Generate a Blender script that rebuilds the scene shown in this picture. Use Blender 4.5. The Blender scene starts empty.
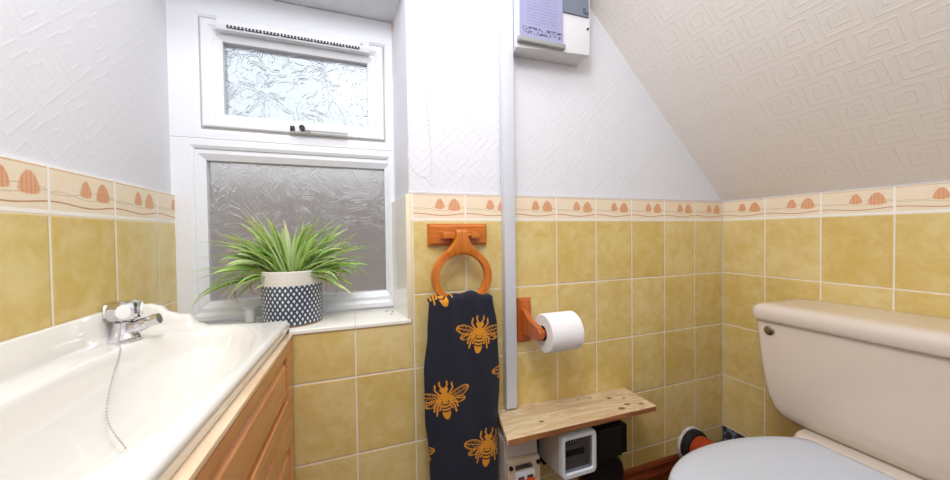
import bpy, bmesh, math, random
from mathutils import Vector, Matrix
random.seed(7)
PI = math.pi
sc = bpy.context.scene
COL = sc.collection

# ------------------------------------------------------------------ helpers
def srgb(r, g, b):
    f = lambda c: (c/255/12.92) if c/255 <= .04045 else ((c/255+.055)/1.055)**2.4
    return (f(r), f(g), f(b), 1)

class MB:
    """collects shapes; build() links them as one mesh object"""
    def __init__(s): s.bm = bmesh.new()
    def _merge(s, b2):
        me = bpy.data.meshes.new('t'); b2.to_mesh(me); b2.free()
        s.bm.from_mesh(me); bpy.data.meshes.remove(me)
    def box(s, x0, x1, y0, y1, z0, z1, bev=0, seg=2, rot=None):
        b = bmesh.new(); bmesh.ops.create_cube(b, size=1)
        for v in b.verts:
            v.co = Vector(((x0+x1)/2+v.co.x*(x1-x0), (y0+y1)/2+v.co.y*(y1-y0), (z0+z1)/2+v.co.z*(z1-z0)))
        if bev: bmesh.ops.bevel(b, geom=b.edges[:], offset=bev, segments=seg, affect='EDGES', profile=.6)
        if rot:
            c = Vector(((x0+x1)/2, (y0+y1)/2, (z0+z1)/2))
            bmesh.ops.rotate(b, verts=b.verts, cent=c, matrix=rot)
        s._merge(b); return s
    def quad(s, *pts):
        s.bm.faces.new([s.bm.verts.new(p) for p in pts]); return s
    def hexa(s, pts, bev=0):
        """8 corners: bottom ring of 4, top ring of 4"""
        b = bmesh.new(); vs = [b.verts.new(p) for p in pts]
        for f in ((0,3,2,1),(4,5,6,7),(0,1,5,4),(1,2,6,5),(2,3,7,6),(3,0,4,7)): b.faces.new([vs[i] for i in f])
        bmesh.ops.recalc_face_normals(b, faces=b.faces)
        if bev: bmesh.ops.bevel(b, geom=b.edges[:], offset=bev, segments=2, affect='EDGES', profile=.6)
        s._merge(b); return s
    def loft(s, rings, cap=True, closed=True):
        b = bmesh.new(); R = [[b.verts.new(p) for p in r] for r in rings]
        n = len(R[0])
        for i in range(len(R)-1):
            for k in range(n if closed else n-1):
                j = (k+1) % n
                b.faces.new((R[i][k], R[i][j], R[i+1][j], R[i+1][k]))
        if cap and closed:
            b.faces.new(R[0][::-1]); b.faces.new(R[-1])
        bmesh.ops.recalc_face_normals(b, faces=b.faces)
        s._merge(b); return s
    def tube(s, path, r, n=12, cap=True):
        path = [Vector(p) for p in path]; rr = r if isinstance(r, (list, tuple)) else [r]*len(path)
        rings = []; up = None
        for i, p in enumerate(path):
            t = (path[min(i+1, len(path)-1)]-path[max(i-1, 0)]).normalized()
            if up is None: up = t.orthogonal().normalized()
            up = (up-t*up.dot(t)).normalized(); w = t.cross(up)
            rings.append([p+(up*math.cos(2*PI*k/n)+w*math.sin(2*PI*k/n))*rr[i] for k in range(n)])
        return s.loft(rings, cap)
    def lathe(s, prof, c=(0,0,0), axis='z', n=40, cap=False):
        rings = []
        for r, h in prof:
            ring = []
            for k in range(n):
                a = 2*PI*k/n; u, v = r*math.cos(a), r*math.sin(a)
                p = {'z': (u, v, h), 'x': (h, u, v), 'y': (u, h, v)}[axis]
                ring.append((p[0]+c[0], p[1]+c[1], p[2]+c[2]))
            rings.append(ring)
        return s.loft(rings, cap)
    def sphere(s, c, r, u=12, v=8, sc_=(1,1,1)):
        b = bmesh.new(); bmesh.ops.create_uvsphere(b, u_segments=u, v_segments=v, radius=r)
        for q in b.verts: q.co = Vector((q.co.x*sc_[0], q.co.y*sc_[1], q.co.z*sc_[2]))+Vector(c)
        s._merge(b); return s
    def map(s, f):
        for v in s.bm.verts: v.co = Vector(f(v.co))
        return s
    def build(s, name, mat, parent=None, smooth=True, angle=35):
        me = bpy.data.meshes.new(name)
        off = parent_world(parent) if parent else Vector((0,0,0))
        for v in s.bm.verts: v.co -= off
        if smooth:
            for f in s.bm.faces: f.smooth = True
            for e in s.bm.edges:
                if len(e.link_faces) == 2 and e.calc_face_angle(0) > math.radians(angle): e.smooth = False
        s.bm.to_mesh(me); s.bm.free()
        o = bpy.data.objects.new(name, me); COL.objects.link(o)
        if mat: me.materials.append(mat)
        if parent: o.parent = parent
        return o

def parent_world(p):
    v = Vector((0,0,0))
    while p: v += p.location; p = p.parent
    return v
def thing(name, label, cat, loc, group=None):
    o = bpy.data.objects.new(name, None); COL.objects.link(o); o.location = loc
    o.empty_display_size = .05
    o['label'] = label; o['category'] = cat
    if group: o['group'] = group
    return o
def struct(o, label=None, cat=None):
    o['kind'] = 'structure'
    if label: o['label'] = label
    if cat: o['category'] = cat
    return o
def tag(o, label, cat, group=None):
    o['label'] = label; o['category'] = cat
    if group: o['group'] = group
    return o

# ------------------------------------------------------------------ node expression helper
class X:
    def __init__(s, nt, sock): s.nt, s.s = nt, sock
    def _m(s, op, *o, clamp=False):
        n = s.nt.nodes.new('ShaderNodeMath'); n.operation = op; n.use_clamp = clamp
        for i, a in enumerate((s,)+o):
            if isinstance(a, X): s.nt.links.new(a.s, n.inputs[i])
            else: n.inputs[i].default_value = a
        return X(s.nt, n.outputs[0])
    def __add__(s, o): return s._m('ADD', o)
    def __radd__(s, o): return s._m('ADD', o)
    def __sub__(s, o): return s._m('SUBTRACT', o)
    def __rsub__(s, o): return s*-1+o
    def __mul__(s, o): return s._m('MULTIPLY', o)
    def __rmul__(s, o): return s._m('MULTIPLY', o)
    def __truediv__(s, o): return s._m('DIVIDE', o)
    def abs(s): return s._m('ABSOLUTE')
    def fract(s): return s._m('FRACT')
    def floor(s): return s._m('FLOOR')
    def sin(s): return s._m('SINE')
    def cos(s): return s._m('COSINE')
    def min(s, o): return s._m('MINIMUM', o)
    def max(s, o): return s._m('MAXIMUM', o)
    def lt(s, o): return s._m('LESS_THAN', o)
    def gt(s, o): return s._m('GREATER_THAN', o)
    def atan2(s, o): return s._m('ARCTAN2', o)
    def ramp(s, lo, hi):
        n = s.nt.nodes.new('ShaderNodeMapRange'); n.interpolation_type = 'SMOOTHSTEP'
        s.nt.links.new(s.s, n.inputs[0]); n.inputs[1].default_value = lo; n.inputs[2].default_value = hi
        n.inputs[3].default_value = 0; n.inputs[4].default_value = 1
        return X(s.nt, n.outputs[0])

class Mat:
    def __init__(s, name, col=(.8,.8,.8,1), rough=.5, **kw):
        s.m = bpy.data.materials.new(name); s.m.use_nodes = True
        s.nt = s.m.node_tree; s.p = s.nt.nodes['Principled BSDF']
        s.set('Base Color', col); s.set('Roughness', rough)
        for k, v in kw.items(): s.set(k.replace('_', ' '), v)
        tc = s.nt.nodes.new('ShaderNodeTexCoord'); s.co = tc.outputs['Object']
        sp = s.nt.nodes.new('ShaderNodeSeparateXYZ'); s.nt.links.new(s.co, sp.inputs[0])
        s.x, s.y, s.z = (X(s.nt, sp.outputs[i]) for i in range(3))
    def set(s, k, v):
        i = s.p.inputs[k]
        if isinstance(v, X): s.nt.links.new(v.s, i)
        elif isinstance(v, bpy.types.NodeSocket): s.nt.links.new(v, i)
        else: i.default_value = v
    def noise(s, scale, detail=3, rough=.5, vec=None, dist=0):
        n = s.nt.nodes.new('ShaderNodeTexNoise'); n.inputs['Scale'].default_value = scale
        n.inputs['Detail'].default_value = detail; n.inputs['Roughness'].default_value = rough
        n.inputs['Distortion'].default_value = dist
        s.nt.links.new(vec or s.co, n.inputs['Vector']); return X(s.nt, n.outputs['Fac'])
    def vec(s, a, b, c):
        n = s.nt.nodes.new('ShaderNodeCombineXYZ')
        for i, q in enumerate((a, b, c)):
            if isinstance(q, X): s.nt.links.new(q.s, n.inputs[i])
            else: n.inputs[i].default_value = q
        return n.outputs[0]
    def mix(s, fac, a, b):
        n = s.nt.nodes.new('ShaderNodeMix'); n.data_type = 'RGBA'
        for i, q in ((0, fac), (6, a), (7, b)):
            if isinstance(q, X): s.nt.links.new(q.s, n.inputs[i])
            elif isinstance(q, bpy.types.NodeSocket): s.nt.links.new(q, n.inputs[i])
            else: n.inputs[i].default_value = q
        return n.outputs[2]
    def bump(s, h, strength=.3, dist=.002):
        n = s.nt.nodes.new('ShaderNodeBump'); n.inputs['Strength'].default_value = strength
        n.inputs['Distance'].default_value = dist
        s.nt.links.new(h.s, n.inputs['Height']); s.nt.links.new(n.outputs[0], s.p.inputs['Normal'])
    def rnd(s, v):
        n = s.nt.nodes.new('ShaderNodeTexWhiteNoise'); n.noise_dimensions = '3D'
        s.nt.links.new(v, n.inputs['Vector']); return X(s.nt, n.outputs['Value'])
    def attr(s, name):
        n = s.nt.nodes.new('ShaderNodeAttribute'); n.attribute_name = name; return n

def simple(name, col, rough=.5, **kw): return Mat(name, col, rough, **kw).m

# ------------------------------------------------------------------ materials
def wallpaper(name, axis, rot45, cell, base, st=.5):
    M = Mat(name, base, .62)
    a = {'back': M.x, 'side': M.y, 'slope': M.y}[axis]
    b = M.z if axis != 'slope' else M.z*1.4142
    if rot45: p, q = (a+b)*.7071, (b-a)*.7071
    else: p, q = a, b
    P, Q = p/cell, q/cell
    P2 = P+(Q.floor()*.5)
    fx, fy = P2.fract()-.5, Q.fract()-.5
    d = fx.abs().max(fy.abs())
    k = (d*6.2832*5.0+fx.gt(0)*1.3*fy.gt(0)).cos()
    ridge = k.ramp(.55, .98)*(1-(M.noise(1/cell*1.2, 1)).ramp(.62, .7)*.7)
    h = ridge+M.noise(700, 2)*.25+M.noise(60, 2)*.25
    M.bump(h, st, .0011)
    M.set('Base Color', M.mix(M.noise(3, 2), base, tuple(c*.985 for c in base[:3])+(1,)))
    return M.m
white = srgb(229, 229, 234)
m_paper_back = wallpaper('embossed_wallpaper_back', 'back', True, .085, white)
m_paper_side = wallpaper('embossed_wallpaper_side', 'side', True, .085, white, .2)
m_paper_slope = wallpaper('embossed_wallpaper_slope', 'slope', False, .080, srgb(246, 239, 232), .40)
m_plaster = Mat('reveal_plaster', white, .6); m_plaster.bump(m_plaster.noise(180, 3)+m_plaster.noise(30, 2), .3, .001); m_plaster = m_plaster.m

def tile_mat(name, axis, off, sat=1.0):
    M = Mat(name, rough=.16)
    a = (M.x if axis == 'x' else M.y)-off
    A, Z = a/.15, M.z/.2
    da = ((A+.5).fract()-.5).abs()*.15; dz = ((Z+.5).fract()-.5).abs()*.2
    d = da.min(dz); g = 1-d.ramp(.0016, .0025)
    n1 = M.noise(26, 4, .6, dist=.6); n2 = M.noise(9, 3, .5)
    t = M.rnd(M.vec(A.floor(), Z.floor(), 3.0))
    f = (n1*.9+n2*.7+t*.22-.45).ramp(.12, .78)
    c = M.mix(f, srgb(214, 184, 104), srgb(230, 208, 148))
    grout = srgb(238, 226, 206)
    M.set('Base Color', M.mix(g, c, grout)); M.set('Roughness', g*.6+.17)
    M.bump(d.ramp(.001, .0045)+n1*.06, .55, .0016)
    return M.m
m_tile_back = tile_mat('yellow_tile_back', 'x', -.151)
m_tile_left = tile_mat('yellow_tile_left', 'y', .083)
m_tile_right = tile_mat('yellow_tile_right', 'y', -.144)

def border_mat(name, axis, off, sign=1):
    M = Mat(name, rough=.2)
    a = ((M.x if axis == 'x' else M.y)-off)*sign
    A = a/.15; s = A.fract()*.15; t = M.z
    da = ((A+.5).fract()-.5).abs()*.15
    g = (1-da.ramp(.0019, .0028)).max(t.lt(.0062)).max(t.gt(.0712))
    w = s*(2*PI/.15)
    line = lambda e, th: 1-(t-e).abs().ramp(th*.5, th)
    l1 = line((w+1.2).sin()*.0028+.0165, .0016)
    l2 = line((w*.9+2.2).cos()*.0055+.036, .0011)
    l3 = line((w*1.2+.6).sin()*.004+.031, .0010)
    l4 = line((w*0)+.0690, .0013)
    def shell(cx, cz, wd, ht):
        dx = (s-cx)/wd; dz = (t-cz)/ht
        return 1-(dx*dx*(1.35+dz*1.15).max(.35)+dz*dz).ramp(.75, 1.15)
    sh = shell(.076, .0455, .0135, .0150).max(shell(.1175, .0435, .0185, .0175))
    n = M.noise(60, 3)
    base = M.mix(n, srgb(240, 218, 186), srgb(246, 232, 208))
    c = M.mix((l2.max(l3))*.45, base, srgb(170, 150, 120))
    c = M.mix(l1*.85, c, srgb(190, 128, 74))
    c = M.mix(l4*.6, c, srgb(206, 160, 110))
    shc = M.mix((s*900).sin()*.5+.5, srgb(230, 166, 118), srgb(214, 140, 92))
    c = M.mix(sh*.85, c, shc)
    c = M.mix(g, c, srgb(248, 243, 232))
    M.set('Base Color', c); M.set('Roughness', g*.5+.2); M.bump(1-g, .4, .001)
    return M.m
m_bord_back = border_mat('shell_border_back', 'x', -.151)
m_bord_left = border_mat('shell_border_left', 'y', .083)
m_bord_right = border_mat('shell_border_right', 'y', -.144, -1)

def sill_mat():
    M = Mat('white_glazed_tile', rough=.15)
    A = (M.x+.001)/.15; da = ((A+.5).fract()-.5).abs()*.15; g = 1-da.ramp(.0008, .0014)
    M.set('Base Color', M.mix(g, srgb(246, 242, 232), srgb(222, 212, 196))); M.bump(1-g, .3, .001); return M.m
m_sill = sill_mat()
m_upvc = simple('white_upvc', srgb(234, 235, 240), .28)
m_seal = simple('grey_rubber_seal', srgb(188, 184, 180), .7)
m_dark = simple('black_plastic', srgb(17, 15, 15), .5)
m_darkgap = simple('dark_gap', srgb(60, 62, 66), .6)

def glass_mat(name, tint, rough, bs):
    M = Mat(name, tint, rough); M.set('Transmission Weight', 1.0); M.set('IOR', 1.45)
    warp = M.noise(9, 2, .5)
    v = M.vec(M.x*1.0+warp*.16, M.z*.8+M.noise(7, 1)*.1, 0.0)
    h = (M.noise(16, 2, .5, vec=v, dist=1.4)*64).sin()*.5+.5
    M.bump(h.ramp(.45, 1)+M.noise(420, 2)*.22, bs, .0016)
    return M.m
m_glass_low = glass_mat('frosted_swirl_glass', srgb(236, 230, 226), .30, .4)
m_glass_top = glass_mat('frosted_swirl_glass_top', srgb(240, 243, 247), .20, .6)

def wood(name, c1, c2, rough=.35, axis='x', scale=1.0, contrast=1.0, coat=0):
    M = Mat(name, rough=rough)
    st = {'x': (.09, 1, 1), 'y': (1, .09, 1), 'z': (1, 1, .09)}[axis]
    v = M.vec(M.x*st[0], M.y*st[1], M.z*st[2])
    r = (M.noise(28*scale, 3, .55, vec=v, dist=.7)*24).sin()*.5+.5
    fine = M.noise(420*scale, 3, .6, vec=v)
    f = (r*.5+fine*.7-.1).ramp(0, 1)*contrast
    M.set('Base Color', M.mix(f, c1, c2)); M.bump(fine+r*.2, .12, .0006)
    if coat: M.set('Coat Weight', coat)
    return M.m
m_pine_orange = wood('orange_varnished_pine', srgb(212, 124, 36), srgb(188, 98, 22), .28, 'z', 1, 1, .3)
m_pine_orange_x = wood('orange_varnished_pine_plate', srgb(208, 120, 36), srgb(184, 94, 22), .28, 'x', 1, 1, .3)
m_pine_red = wood('reddish_varnished_pine', srgb(200, 106, 38), srgb(174, 80, 24), .28, 'z', 1, 1, .3)
m_cab = wood('honey_pine_cabinet', srgb(224, 158, 102), srgb(204, 130, 76), .3, 'y', .8, .9, .3)
m_cab_v = wood('honey_pine_cabinet_upright', srgb(224, 158, 102), srgb(204, 130, 76), .3, 'z', .8, .9, .3)
m_cab_glare = wood('glare_whitened_pine', srgb(246, 222, 190), srgb(232, 190, 146), .25, 'y', .8, .7, .4)  # cabinet pine paled: the glare along its top edge is in the colour
m_skirt = wood('dark_stained_skirting', srgb(140, 66, 34), srgb(92, 40, 18), .3, 'x', .8, 1, .3)
m_floor = wood('dark_floorboards', srgb(96, 62, 44), srgb(60, 38, 28), .4, 'x', .5, 1)

def shelf_mat():
    M = Mat('raw_pine_board', rough=.75)
    v = M.vec(M.x*.12, M.y, M.z)
    r = (M.noise(40, 3, .5, vec=v, dist=1.0)*26).sin()*.5+.5
    fine = M.noise(500, 3, .6, vec=v)
    c = M.mix((r*.55+fine*.5-.1).ramp(0, 1), srgb(226, 204, 168), srgb(200, 170, 128))
    # knots
    k = None
    for (kx, ky, kr) in ((.37, -.045, .006), (.395, -.095, .007), (.44, -.105, .006), (.415, -.06, .004), (.09, -.10, .005), (.27, -.02, .003), (.36, -.11, .008), (.31, -.028, .003)):
        dx = (M.x-kx)*.55; dy = M.y-ky
        e = 1-((dx*dx+dy*dy)/(kr*kr)).ramp(.25, 1.2)
        k = e if k is None else k.max(e)
    c = M.mix(k*.85, c, srgb(92, 50, 28))
    edge = M.noise(14, 3)
    c = M.mix(edge.ramp(.6, .8)*.3, c, srgb(150, 110, 74))
    M.set('Base Color', c); M.bump(fine+r*.3, .25, .001); return M.m
m_shelf = shelf_mat()
m_shelf_edge = wood('raw_pine_edge', srgb(176, 118, 70), srgb(128, 78, 42), .8, 'x', 1, 1)

m_ceramic_basin = simple('cream_gloss_ceramic', srgb(238, 234, 227), .07, Coat_Weight=.5)
m_ceramic_wc = simple('cream_sanitary_ceramic', srgb(222, 208, 194), .16, Coat_Weight=.3)
m_lid = simple('white_plastic_seat', srgb(204, 210, 220), .32)
m_chrome = simple('chrome', srgb(216, 216, 220), .09, Metallic=1.0)
m_facet_shine = simple('white_facet_reflection', srgb(246, 246, 246), .15)  # plain white standing in for reflections on the chrome facets
m_white_plastic = simple('white_plastic', srgb(226, 226, 230), .35)
m_trunk = simple('white_pvc_trunking', srgb(214, 216, 224), .35)
m_beige_plastic = simple('beige_plastic', srgb(206, 186, 160), .45)
m_grey_plastic = simple('pale_grey_plastic', srgb(196, 186, 176), .45)
m_meter_frame = simple('light_grey_plastic', srgb(222, 226, 230), .3)
m_slate = simple('slate_grey_display', srgb(112, 122, 134), .35)
m_barg = simple('grey_plastic_bar', srgb(150, 152, 150), .4)
m_red = simple('orange_red_switch', srgb(206, 70, 26), .35)
m_terra = Mat('terracotta_pipe', rough=.5); m_terra.set('Base Color', m_terra.mix(m_terra.noise(30, 3), srgb(186, 66, 22), srgb(160, 52, 18))); m_terra = m_terra.m
m_rubber = simple('black_rubber', srgb(22, 22, 28), .5)
m_mortar = Mat('white_sealant', srgb(214, 208, 206), .8); m_mortar.bump(m_mortar.noise(120, 3), .6, .004); m_mortar = m_mortar.m
m_cement = Mat('old_blue_grey_plaster', rough=.9); m_cement.set('Base Color', m_cement.mix(m_cement.noise(45, 4).ramp(.52, .62), srgb(62, 54, 56), srgb(120, 138, 158))); m_cement.bump(m_cement.noise(60, 4), .6, .006); m_cement = m_cement.m
m_paper_roll = Mat('white_tissue', srgb(246, 244, 244), .9); m_paper_roll.bump(m_paper_roll.noise(350, 2), .3, .0008); m_paper_roll = m_paper_roll.m
m_card = simple('cardboard_core', srgb(96, 74, 62), .9)
m_soil = Mat('potting_soil', srgb(58, 42, 32), .95); m_soil.bump(m_soil.noise(120, 4), 1, .006); m_soil = m_soil.m

def pot_mat():
    M = Mat('navy_lattice_glaze', rough=.3)
    u = M.y.atan2(M.x)*.072
    a = u/.0125+M.z/.0185; b = u/.0125-M.z/.0185
    fa, fb = (a.fract()-.5).abs(), (b.fract()-.5).abs()
    m = fa.max(fb)
    f = 1-m.ramp(.24, .31)
    M.set('Base Color', M.mix(f, srgb(44, 62, 84), srgb(226, 226, 228))); return M.m
m_pot = pot_mat()
m_pot_band = Mat('cream_pot_band', srgb(226, 220, 212), .45); m_pot_band = m_pot_band.m
m_pot_foot = simple('brown_pot_foot', srgb(160, 122, 90), .6)
m_leaf = Mat('spider_plant_leaf', rough=.4)
m_leaf.set('Base Color', m_leaf.attr('leafcol').outputs['Color'])
m_leaf.set('Subsurface Weight', .0)
# a little light passes through the thin leaves
_t = m_leaf.nt.nodes.new('ShaderNodeBsdfTranslucent'); _ms = m_leaf.nt.nodes.new('ShaderNodeMixShader'); _ms.inputs[0].default_value = .38
_at = [n for n in m_leaf.nt.nodes if n.type == 'ATTRIBUTE'][0]
m_leaf.nt.links.new(_at.outputs['Color'], _t.inputs[0])
_out = m_leaf.nt.nodes['Material Output']
m_leaf.nt.links.new(m_leaf.p.outputs[0], _ms.inputs[1]); m_leaf.nt.links.new(_t.outputs[0], _ms.inputs[2]); m_leaf.nt.links.new(_ms.outputs[0], _out.inputs[0])
m_leaf = m_leaf.m

def towel_mat():
    M = Mat('navy_terry_with_bees', rough=.95)
    a = M.attr('bee')
    f = X(M.nt, a.outputs['Fac']); n = M.noise(500, 2)
    navy = M.mix(n, srgb(22, 24, 38), srgb(32, 35, 52))
    gold = M.mix(n, srgb(214, 138, 24), srgb(232, 160, 44))
    M.set('Base Color', M.mix(f.ramp(.3, .7), navy, gold)); M.set('Sheen Weight', .08)
    M.bump(M.noise(900, 2)+M.noise(120, 2)*.8, .5, .0018); return M.m
m_towel = towel_mat()

# ------------------------------------------------------------------ room shell
XL, XR = -1.7816, 0.0          # left wall, right wall (tile faces); window wall tile face is y = 0
ZF, ZC = -1.0, 1.4             # floor, flat ceiling
YB = -1.75                     # the room is open behind the camera: that end is not in the photo
ZT = .072                      # top of the shell border
PT = .006                      # the tiles stand this far proud of the paper
OX, OX2 = -1.208, -1.232       # window opening: outer and inner edge of the right reveal
SILL, HEAD, YW = -.265, .618, .185

struct(MB().box(XL-.15, XR+.15, YB, .4, ZF-.1, ZF).build('floor', m_floor, smooth=False), 'dark floorboards below the toilet and the cabinet', 'floor')
# window wall as solid pieces around the opening
b = MB()
b.box(OX, XR+.15, PT, .34, ZF, ZC+.1)
b.box(XL-.15, OX, PT, .34, HEAD, ZC+.1)
b.box(XL-.15, OX, PT, .34, ZF, SILL-.012)
wb = struct(b.build('wall_back', m_paper_back, smooth=False), 'white embossed papered wall holding the window, towel ring and white trunking', 'wall')
b = MB().hexa([(OX2, YW+.03, SILL-.012), (OX+.0005, YW+.03, SILL-.012), (OX+.0005, PT-.0005, SILL-.012), (OX-.0005, PT-.0005, SILL-.012),
               (OX2, YW+.03, HEAD), (OX+.0005, YW+.03, HEAD), (OX+.0005, PT-.0005, HEAD), (OX-.0005, PT-.0005, HEAD)])
b.build('reveal_plaster', m_plaster, wb, smooth=False)
# tiled skin, in front of the paper
b = MB()
b.box(OX+.001, XR-.0, 0, PT, -.861, -.0)
b.box(XL, OX+.001, 0, PT, -.861, SILL-.002)
b.build('tiling', m_tile_back, wb, smooth=False)
MB().box(OX+.001, XR, -.0005, PT, 0, ZT, .0).build('border_tiling', m_bord_back, wb, smooth=False)
b = MB(); b.box(OX+.001, XR, -.001, PT, ZT, ZT+.004, .001)
b.build('grout_bead', m_mortar, wb)
# white tiles lining the lower part of the right reveal
b = MB().hexa([(OX2-.008, YW-.004, SILL), (OX2+.004, YW-.004, SILL), (OX+.001, -.001, SILL), (OX-.009, -.001, SILL),
               (OX2-.008, YW-.004, .062), (OX2+.004, YW-.004, .062), (OX+.001, -.001, .066), (OX-.009, -.001, .066)], .0008)
b.build('reveal_tile', m_sill, wb, smooth=False)
b = MB().box(OX-.010, OX+.004, -.0015, .004, SILL, .07, .001); b.build('tile_trim', simple('cream_tile_edge', srgb(240, 226, 196), .3), wb)

wl = struct(MB().box(XL-.15, XL-PT, YB, .34, ZF, ZC+.1).build('wall_left', m_paper_side, smooth=False), 'white embossed papered wall above the basin, left of the window', 'wall')
MB().box(XL-PT-.001, XL, YB, YW-.002, ZF, 0).build('tiling', m_tile_left, wl, smooth=False)
MB().box(XL-PT-.001, XL+.0005, YB, YW-.002, 0, ZT).build('border_tiling', m_bord_left, wl, smooth=False)

wr = struct(MB().box(XR+PT, XR+.15, YB, .34, ZF, .12).build('wall_right', m_cement, smooth=False), 'yellow tiled wall behind the toilet cistern', 'wall')
MB().box(XR, XR+PT+.001, YB, PT, -.803, 0).build('tiling', m_tile_right, wr, smooth=False)
MB().box(XR-.0005, XR+PT+.001, YB, PT, 0, ZT).build('border_tiling', m_bord_right, wr, smooth=False)
MB().box(XR-.0012, XR+PT, YB, PT, ZT, ZT+.004, .001).build('grout_bead', m_mortar, wr)
MB().box(-.0025, .0, -.0025, .002, -.803, ZT+.002).build('corner_grout', m_mortar, wr)

# sloping ceiling rising from the right wall, then flat
xs = .08-ZC
b = MB().hexa([(.02, YB, .06), (.02, PT+.005, .06), (.25, PT+.005, .06), (.25, YB, .06),
               (xs, YB, ZC), (xs, PT+.005, ZC), (xs+.23, PT+.005, ZC+.1), (xs+.23, YB, ZC+.1)])
ceil = struct(b.build('ceiling', m_paper_slope, smooth=False), 'sloping ceiling with embossed squares above the toilet', 'ceiling')
MB().box(XL-.15, xs+.03, YB, .3, ZC, ZC+.1).build('flat_panel', m_paper_slope, ceil, smooth=False)

# skirting on the window wall with a moulded profile
def skirting(x0, x1):
    prof = [(0, -1.0), (-.020, -1.0), (-.020, -.925), (-.017, -.915), (-.021, -.905), (-.021, -.893), (-.014, -.884), (-.012, -.876), (-.013, -.868), (-.008, -.860), (0, -.858)]
    return MB().loft([[(x, p[0], p[1]) for p in prof] for x in (x0, x1)])
struct(skirting(-1.48, -.245).build('baseboard_back', m_skirt, smooth=True, angle=20), 'dark reddish stained wooden skirting board below the yellow tiles', 'skirting board')

# ------------------------------------------------------------------ window
win = bpy.data.objects.new('window_1', None); COL.objects.link(win); win.location = (-1.5, YW, SILL)
struct(win, 'white plastic window with textured glass and a small top light', 'window')
def frame_ring(b, x0, x1, z0, z1, w, y0, y1, ch=.008, wb_=None):
    """mitred rectangular frame: (x0..x1, z0..z1) outside, w wide, front face at y0, back at y1, inner edge chamfered"""
    wl_, wr_, wt_, wbt = w if isinstance(w, (tuple, list)) else (w, w, w, w)
    def rect(i, y, e=0):
        f = i
        return [(x0+wl_*f+e, y, z0+wbt*f+e), (x1-wr_*f-e, y, z0+wbt*f+e), (x1-wr_*f-e, y, z1-wt_*f-e), (x0+wl_*f+e, y, z1-wt_*f-e)]
    rings = [rect(0, y1), rect(0, y0+.003), rect(0, y0, .003), rect(1, y0, -ch), rect(1, y0+ch*.6, 0), rect(1, y1)]
    b.loft(rings+[rings[0]], cap=False)
b = MB()
X0, X1, Z0, Z1 = XL-.014, OX2+.006, SILL+.004, HEAD-.001
ZTR0, ZTR1 = .196, .247
YA = .165
frame_ring(b, X0, X1, Z0, ZTR0+.026, (.056, .022, .026, .022), YA, .235)        # lower frame
frame_ring(b, X0, X1, ZTR0+.024, Z1, (.074, .028, .078, .028), YA, .235)        # upper frame
wf = b.build('window_frame', m_upvc, win, smooth=False)
# lower fixed light: beads then glass
b = MB(); frame_ring(b, X0+.052, X1-.018, Z0+.018, ZTR0+.002, (.026, .012, .030, .030), YA+.008, .215, .016); b.build('glazing_bead', m_upvc, wf, smooth=False)
b = MB(); frame_ring(b, -1.7235, -1.2475, -.221, .1785, .0045, .193, .2, .001); b.build('rubber_seal', m_seal, wf, smooth=False)
MB().box(-1.722, -1.248, .197, .202, -.219, .177).build('glass_pane', m_glass_low, wf, smooth=False)
# top light sash
SX0, SX1, SZ0, SZ1 = -1.7205, -1.2535, .250, .5385
b = MB(); frame_ring(b, SX0+.003, SX1-.003, SZ0+.003, SZ1-.003, (.026, .026, .026, .022), YA-.004, .215, .010)
sash = b.build('top_sash', m_upvc, win, smooth=False)
b = MB(); frame_ring(b, SX0+.026, SX1-.026, SZ0+.022, SZ1-.026, (.022, .022, .026, .020), YA+.004, .215, .014); b.build('glazing_bead', m_upvc, sash, smooth=False)
b = MB(); frame_ring(b, SX0-.004, SX1+.004, SZ0-.004, SZ1+.004, .010, YA+.003, .2, .001); b.build('rubber_seal', m_seal, wf, smooth=False)
MB().box(-1.674, -1.300, .190, .195, .289, .492).build('glass_pane', m_glass_top, sash, smooth=False)
# handle on the sash bottom rail
hz = .262
b = MB().box(-1.508, -1.462, YA-.016, YA-.004, hz-.0085, hz+.0085, .003)
b.box(-1.475, -1.360, YA-.026, YA-.014, hz-.005, hz+.006, .004)
hd = b.build('window_handle', m_upvc, sash)
b = MB().box(-1.511, -1.499, YA-.020, YA-.005, hz-.007, hz+.007, .002); b.lathe([(0, -.002), (.0075, -.002), (.0075, .010), (0, .010)], (-1.480, YA-.028, hz+.001), 'y', 20)
b.build('handle_button', m_dark, hd)
# trickle vent on the sash head, slightly askew like the photo
vx0, vx1, vz0, vz1, vy = -1.677, -1.295, .508, .537, YA-.020
b = MB().box(vx0, vx1, vy, YA+.002, vz0+.004, vz1, .003)
b.hexa([(vx0, vy+.002, vz0-.004), (vx1, vy+.002, vz0-.004), (vx1, YA, vz0-.004), (vx0, YA, vz0-.004),
        (vx0, vy-.003, vz0+.008), (vx1, vy-.003, vz0+.008), (vx1, YA, vz0+.008), (vx0, YA, vz0+.008)], .001)
tv = b.build('trickle_vent', m_upvc, win)
b = MB(); c = MB()
n = 8; w = (vx1-vx0-.05)/n
for i in range(n):
    a0 = vx0+.023+i*w
    b.box(a0+.002, a0+w-.002, vy-.0045, vy, vz0+.0005, vz0+.0065)
    for k in range(1, 5): c.box(a0+w*k/5-.0012, a0+w*k/5+.0012, vy-.0055, vy-.003, vz0+.0005, vz0+.0065)
b.build('vent_slot', m_darkgap, tv, smooth=False); c.build('vent_rib', m_upvc, tv, smooth=False)
MB().sphere((vx1-.024, vy-.003, vz0+.017), .0035).build('vent_button', m_upvc, tv)
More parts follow.
